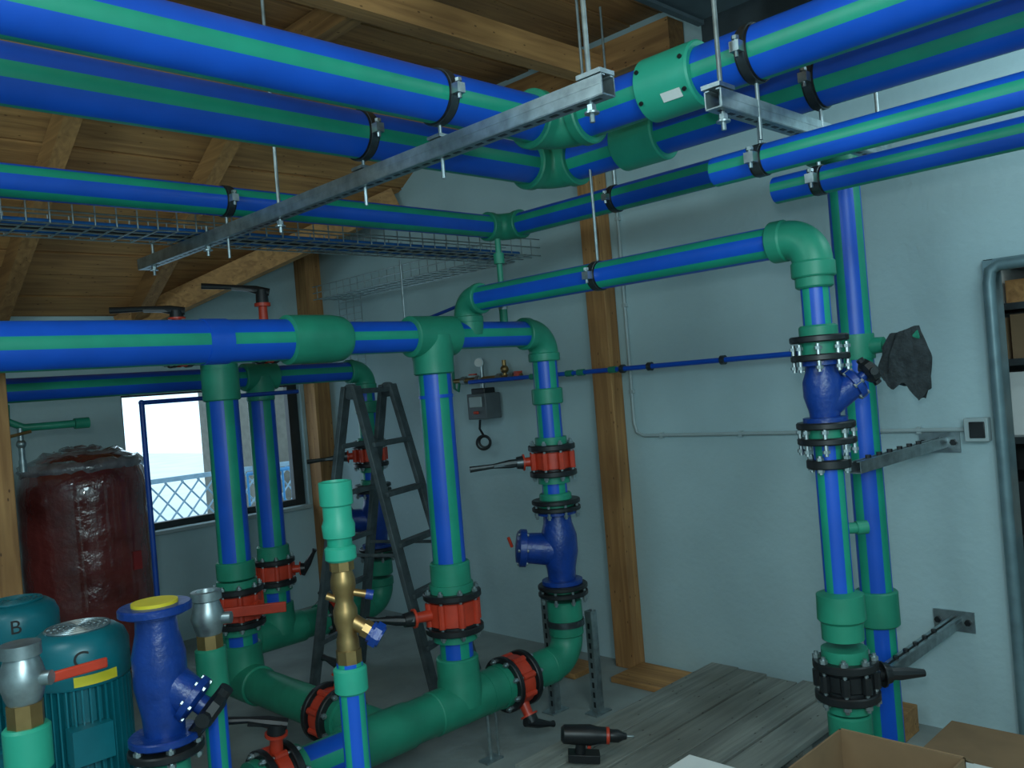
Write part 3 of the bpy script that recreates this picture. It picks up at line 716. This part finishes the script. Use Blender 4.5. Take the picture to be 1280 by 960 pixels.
c0=V((x,y,1.12));e=c0+ld*.075
q.cyl(c0,e,.022,.019,m=0);q.cyl(e-ld*.02,e,.025,seg=8,m=0)
q.cyl(e,e+ld*.035,.028,seg=10,m=1);q.cyl(e+ld*.010,e+ld*.03,.036,seg=8,m=1);q.cyl((x,y,1.19),(x+.045,y-.035,1.175),.010,m=0);q.cyl((x+.045,y-.035,1.175),(x+.06,y-.047,1.17),.013,m=1)
q.cyl((x,y,1.16),(x-.035,y+.03,1.18),.010,m=0);q.done()
q=P('brass_base',g,BRASS);q.cyl((x,y,.985),(x,y,1.035),.034,seg=8);q.done()
socket(g,'low_socket',(x,y,.99),(x,y,.92),.034,FITL,1.3)
x,y=.545,2.15;g=standpipe('ball_valve_standpipe',x,y,.95,.036)
socket(g,'socket',(x,y,1.04),(x,y,.94),.036,FITL,1.35)
q=P('valve',g,STEEL,BRASS,RED,BLK)
q.cyl((x,y,1.03),(x,y,1.09),.038,seg=8,m=1);q.revolve((x,y,1.09),Z,[(0,.034),(.015,.040),(.04,.046),(.06,.046),(.085,.040),(.10,.034),(.102,.042),(.13,.042),(.131,.03)],28,0)
q.cyl((x,y,1.14),(x+.045,y-.045,1.14),.016,m=0)
q.done()
hq=V((x+.05,y-.05,1.135));q=P('red_handle',g,RED);q.beam(hq-V((.02,-.02,0)),hq+V((.125,.04,-.004)),.010,.024);q.done(.004)

# ------------------------------------------------------------ floor boards, tool, boxes
g=grp('wooden_floor_boards',(3.2,2.2,0))
q=P('boards',g,GREYW)
yy=2.66
for i in range(5):
    w=.175;q.box(*bb(2.42+random.uniform(-.06,.1),3.97+random.uniform(-.05,.03),yy-w+.012,yy,.09,.12+.003*(i%2)));yy-=w
for xx in(2.7,3.3,3.8): q.box(*bb(xx,xx+.08,1.80,2.62,.0,.089))
q.done(.003)
g=grp('wood_offcut',(3.9,1.6,0));q=P('block',g,WOODY);q.box(*bb(3.72,3.95,1.58,1.72,0,.12));q.done(.004)
g=grp('cordless_drill',(2.68,2.40,.12));c=V((2.66,2.40,.235))
dr=V((.66,-.70,-.10)).normalized()
q=P('body',g,BLK,RED,STEEL)
q.revolve(c-dr*.12,dr,[(0,.026),(.012,.038),(.12,.042),(.15,.035),(.20,.032)],24,0)
q.revolve(c+dr*.08,dr,[(0,.026),(.035,.026),(.055,.016),(.07,.012)],20,0);q.cyl(c+dr*.14,c+dr*.18,.005,m=2,seg=8)
q.revolve(c+dr*.065,dr,[(0,.034),(.014,.034)],20,1)
hd=V((.10,-.1,-1)).normalized();q.sweep([c-dr*.04,c-dr*.05+hd*.05,c-dr*.06+hd*.085],[.026,.021,.025],14,0)
q.beam(c-dr*.11+hd*.09,c+dr*.02+hd*.09,.07,.032,m=0,up=-hd);q.beam(c-dr*.02+hd*.04,c-dr*.005+hd*.04,.02,.03,m=1,up=-hd)
q.done(.003)
def openbox(name,x0,x1,y0,y1,h,z0=0,flap=.12):
    g=grp(name,((x0+x1)/2,(y0+y1)/2,z0));q=P('carton',g,CARD);t=.006
    q.box(*bb(x0,x1,y0,y1,z0,z0+t));q.box(*bb(x0,x0+t,y0,y1,z0,z0+h));q.box(*bb(x1-t,x1,y0,y1,z0,z0+h));q.box(*bb(x0,x1,y0,y0+t,z0,z0+h));q.box(*bb(x0,x1,y1-t,y1,z0,z0+h))
    q.beam((x0,(y0+y1)/2,z0+h),(x0-flap*.8,(y0+y1)/2,z0+h-.05),y1-y0-.01,t)
    q.beam((x1,(y0+y1)/2,z0+h),(x1+flap*.6,(y0+y1)/2,z0+h-.04),y1-y0-.01,t)
    q.done();return g
openbox('cardboard_box',2.06,2.38,.84,1.18,.63)
g=grp('cardboard_box',(2.8,.85,0));q=P('carton',g,CARD,WHT);q.box(*bb(2.50,3.13,.55,1.14,0,.415));q.box(*bb(2.78,2.83,.55,1.14,.4155,.417),1);q.done(.004)
g=grp('white_carton',(2.0,1.38,0));q=P('carton',g,WHT,CARD);q.box(*bb(1.87,2.13,1.26,1.53,0,.54));q.box(*bb(1.86,2.14,1.25,1.54,.54,.555));q.done(.004)

# ------------------------------------------------------------ light
w=bpy.data.worlds.new('world');bpy.context.scene.world=w;w.use_nodes=True
nt=w.node_tree;bg=nt.nodes['Background'];bg.inputs[0].default_value=(.60,.84,1,1);bg.inputs[1].default_value=1.9
def light(name,kind,loc,e,col,size=.1):
    l=bpy.data.lights.new(name,kind);l.energy=e;l.color=col;l.shadow_soft_size=size
    o=bpy.data.objects.new(name,l);bpy.context.collection.objects.link(o);o.location=loc
    return o
light('camera_flash','POINT',(-.05,.0,1.82),52,(.84,.98,1),.05)
light('fill_light','POINT',(.2,-.9,2.7),148,(.68,.93,1),.5)  # added soft fill behind the camera, not an actual lamp of the room
light('fill_light','POINT',(-.7,2.2,3.1),80,(.68,.93,1),.4)  # second added fill, high on the left, no fixture there
light('fill_light','POINT',(3.3,.2,2.9),28,(.68,.93,1),.3)  # weak added fill towards the right wall, no fixture there
light('store_room_fill','POINT',(4.25,.6,2.3),6,(.8,.9,.9),.1)  # added to brighten the shelf contents beyond the door, no known lamp

# ------------------------------------------------------------ camera
cam=bpy.data.cameras.new('camera');cam.sensor_width=36;cam.lens=36*1087/1280;cam.clip_start=.02
co=bpy.data.objects.new('camera',cam);bpy.context.collection.objects.link(co)
ya=rad(45.3);fw=V((math.cos(ya),math.sin(ya),0));rt=V((math.sin(ya),-math.cos(ya),0));r=rad(4.67)
ix=rt*math.cos(r)-Z*math.sin(r);iy=rt*math.sin(r)+Z*math.cos(r)
M=Matrix((ix,iy,-fw)).transposed().to_4x4();M.translation=V((0,0,1.7));co.matrix_world=M
sc=bpy.context.scene;sc.camera=co
sc.view_settings.view_transform='Standard';sc.view_settings.look='None';sc.view_settings.exposure=0
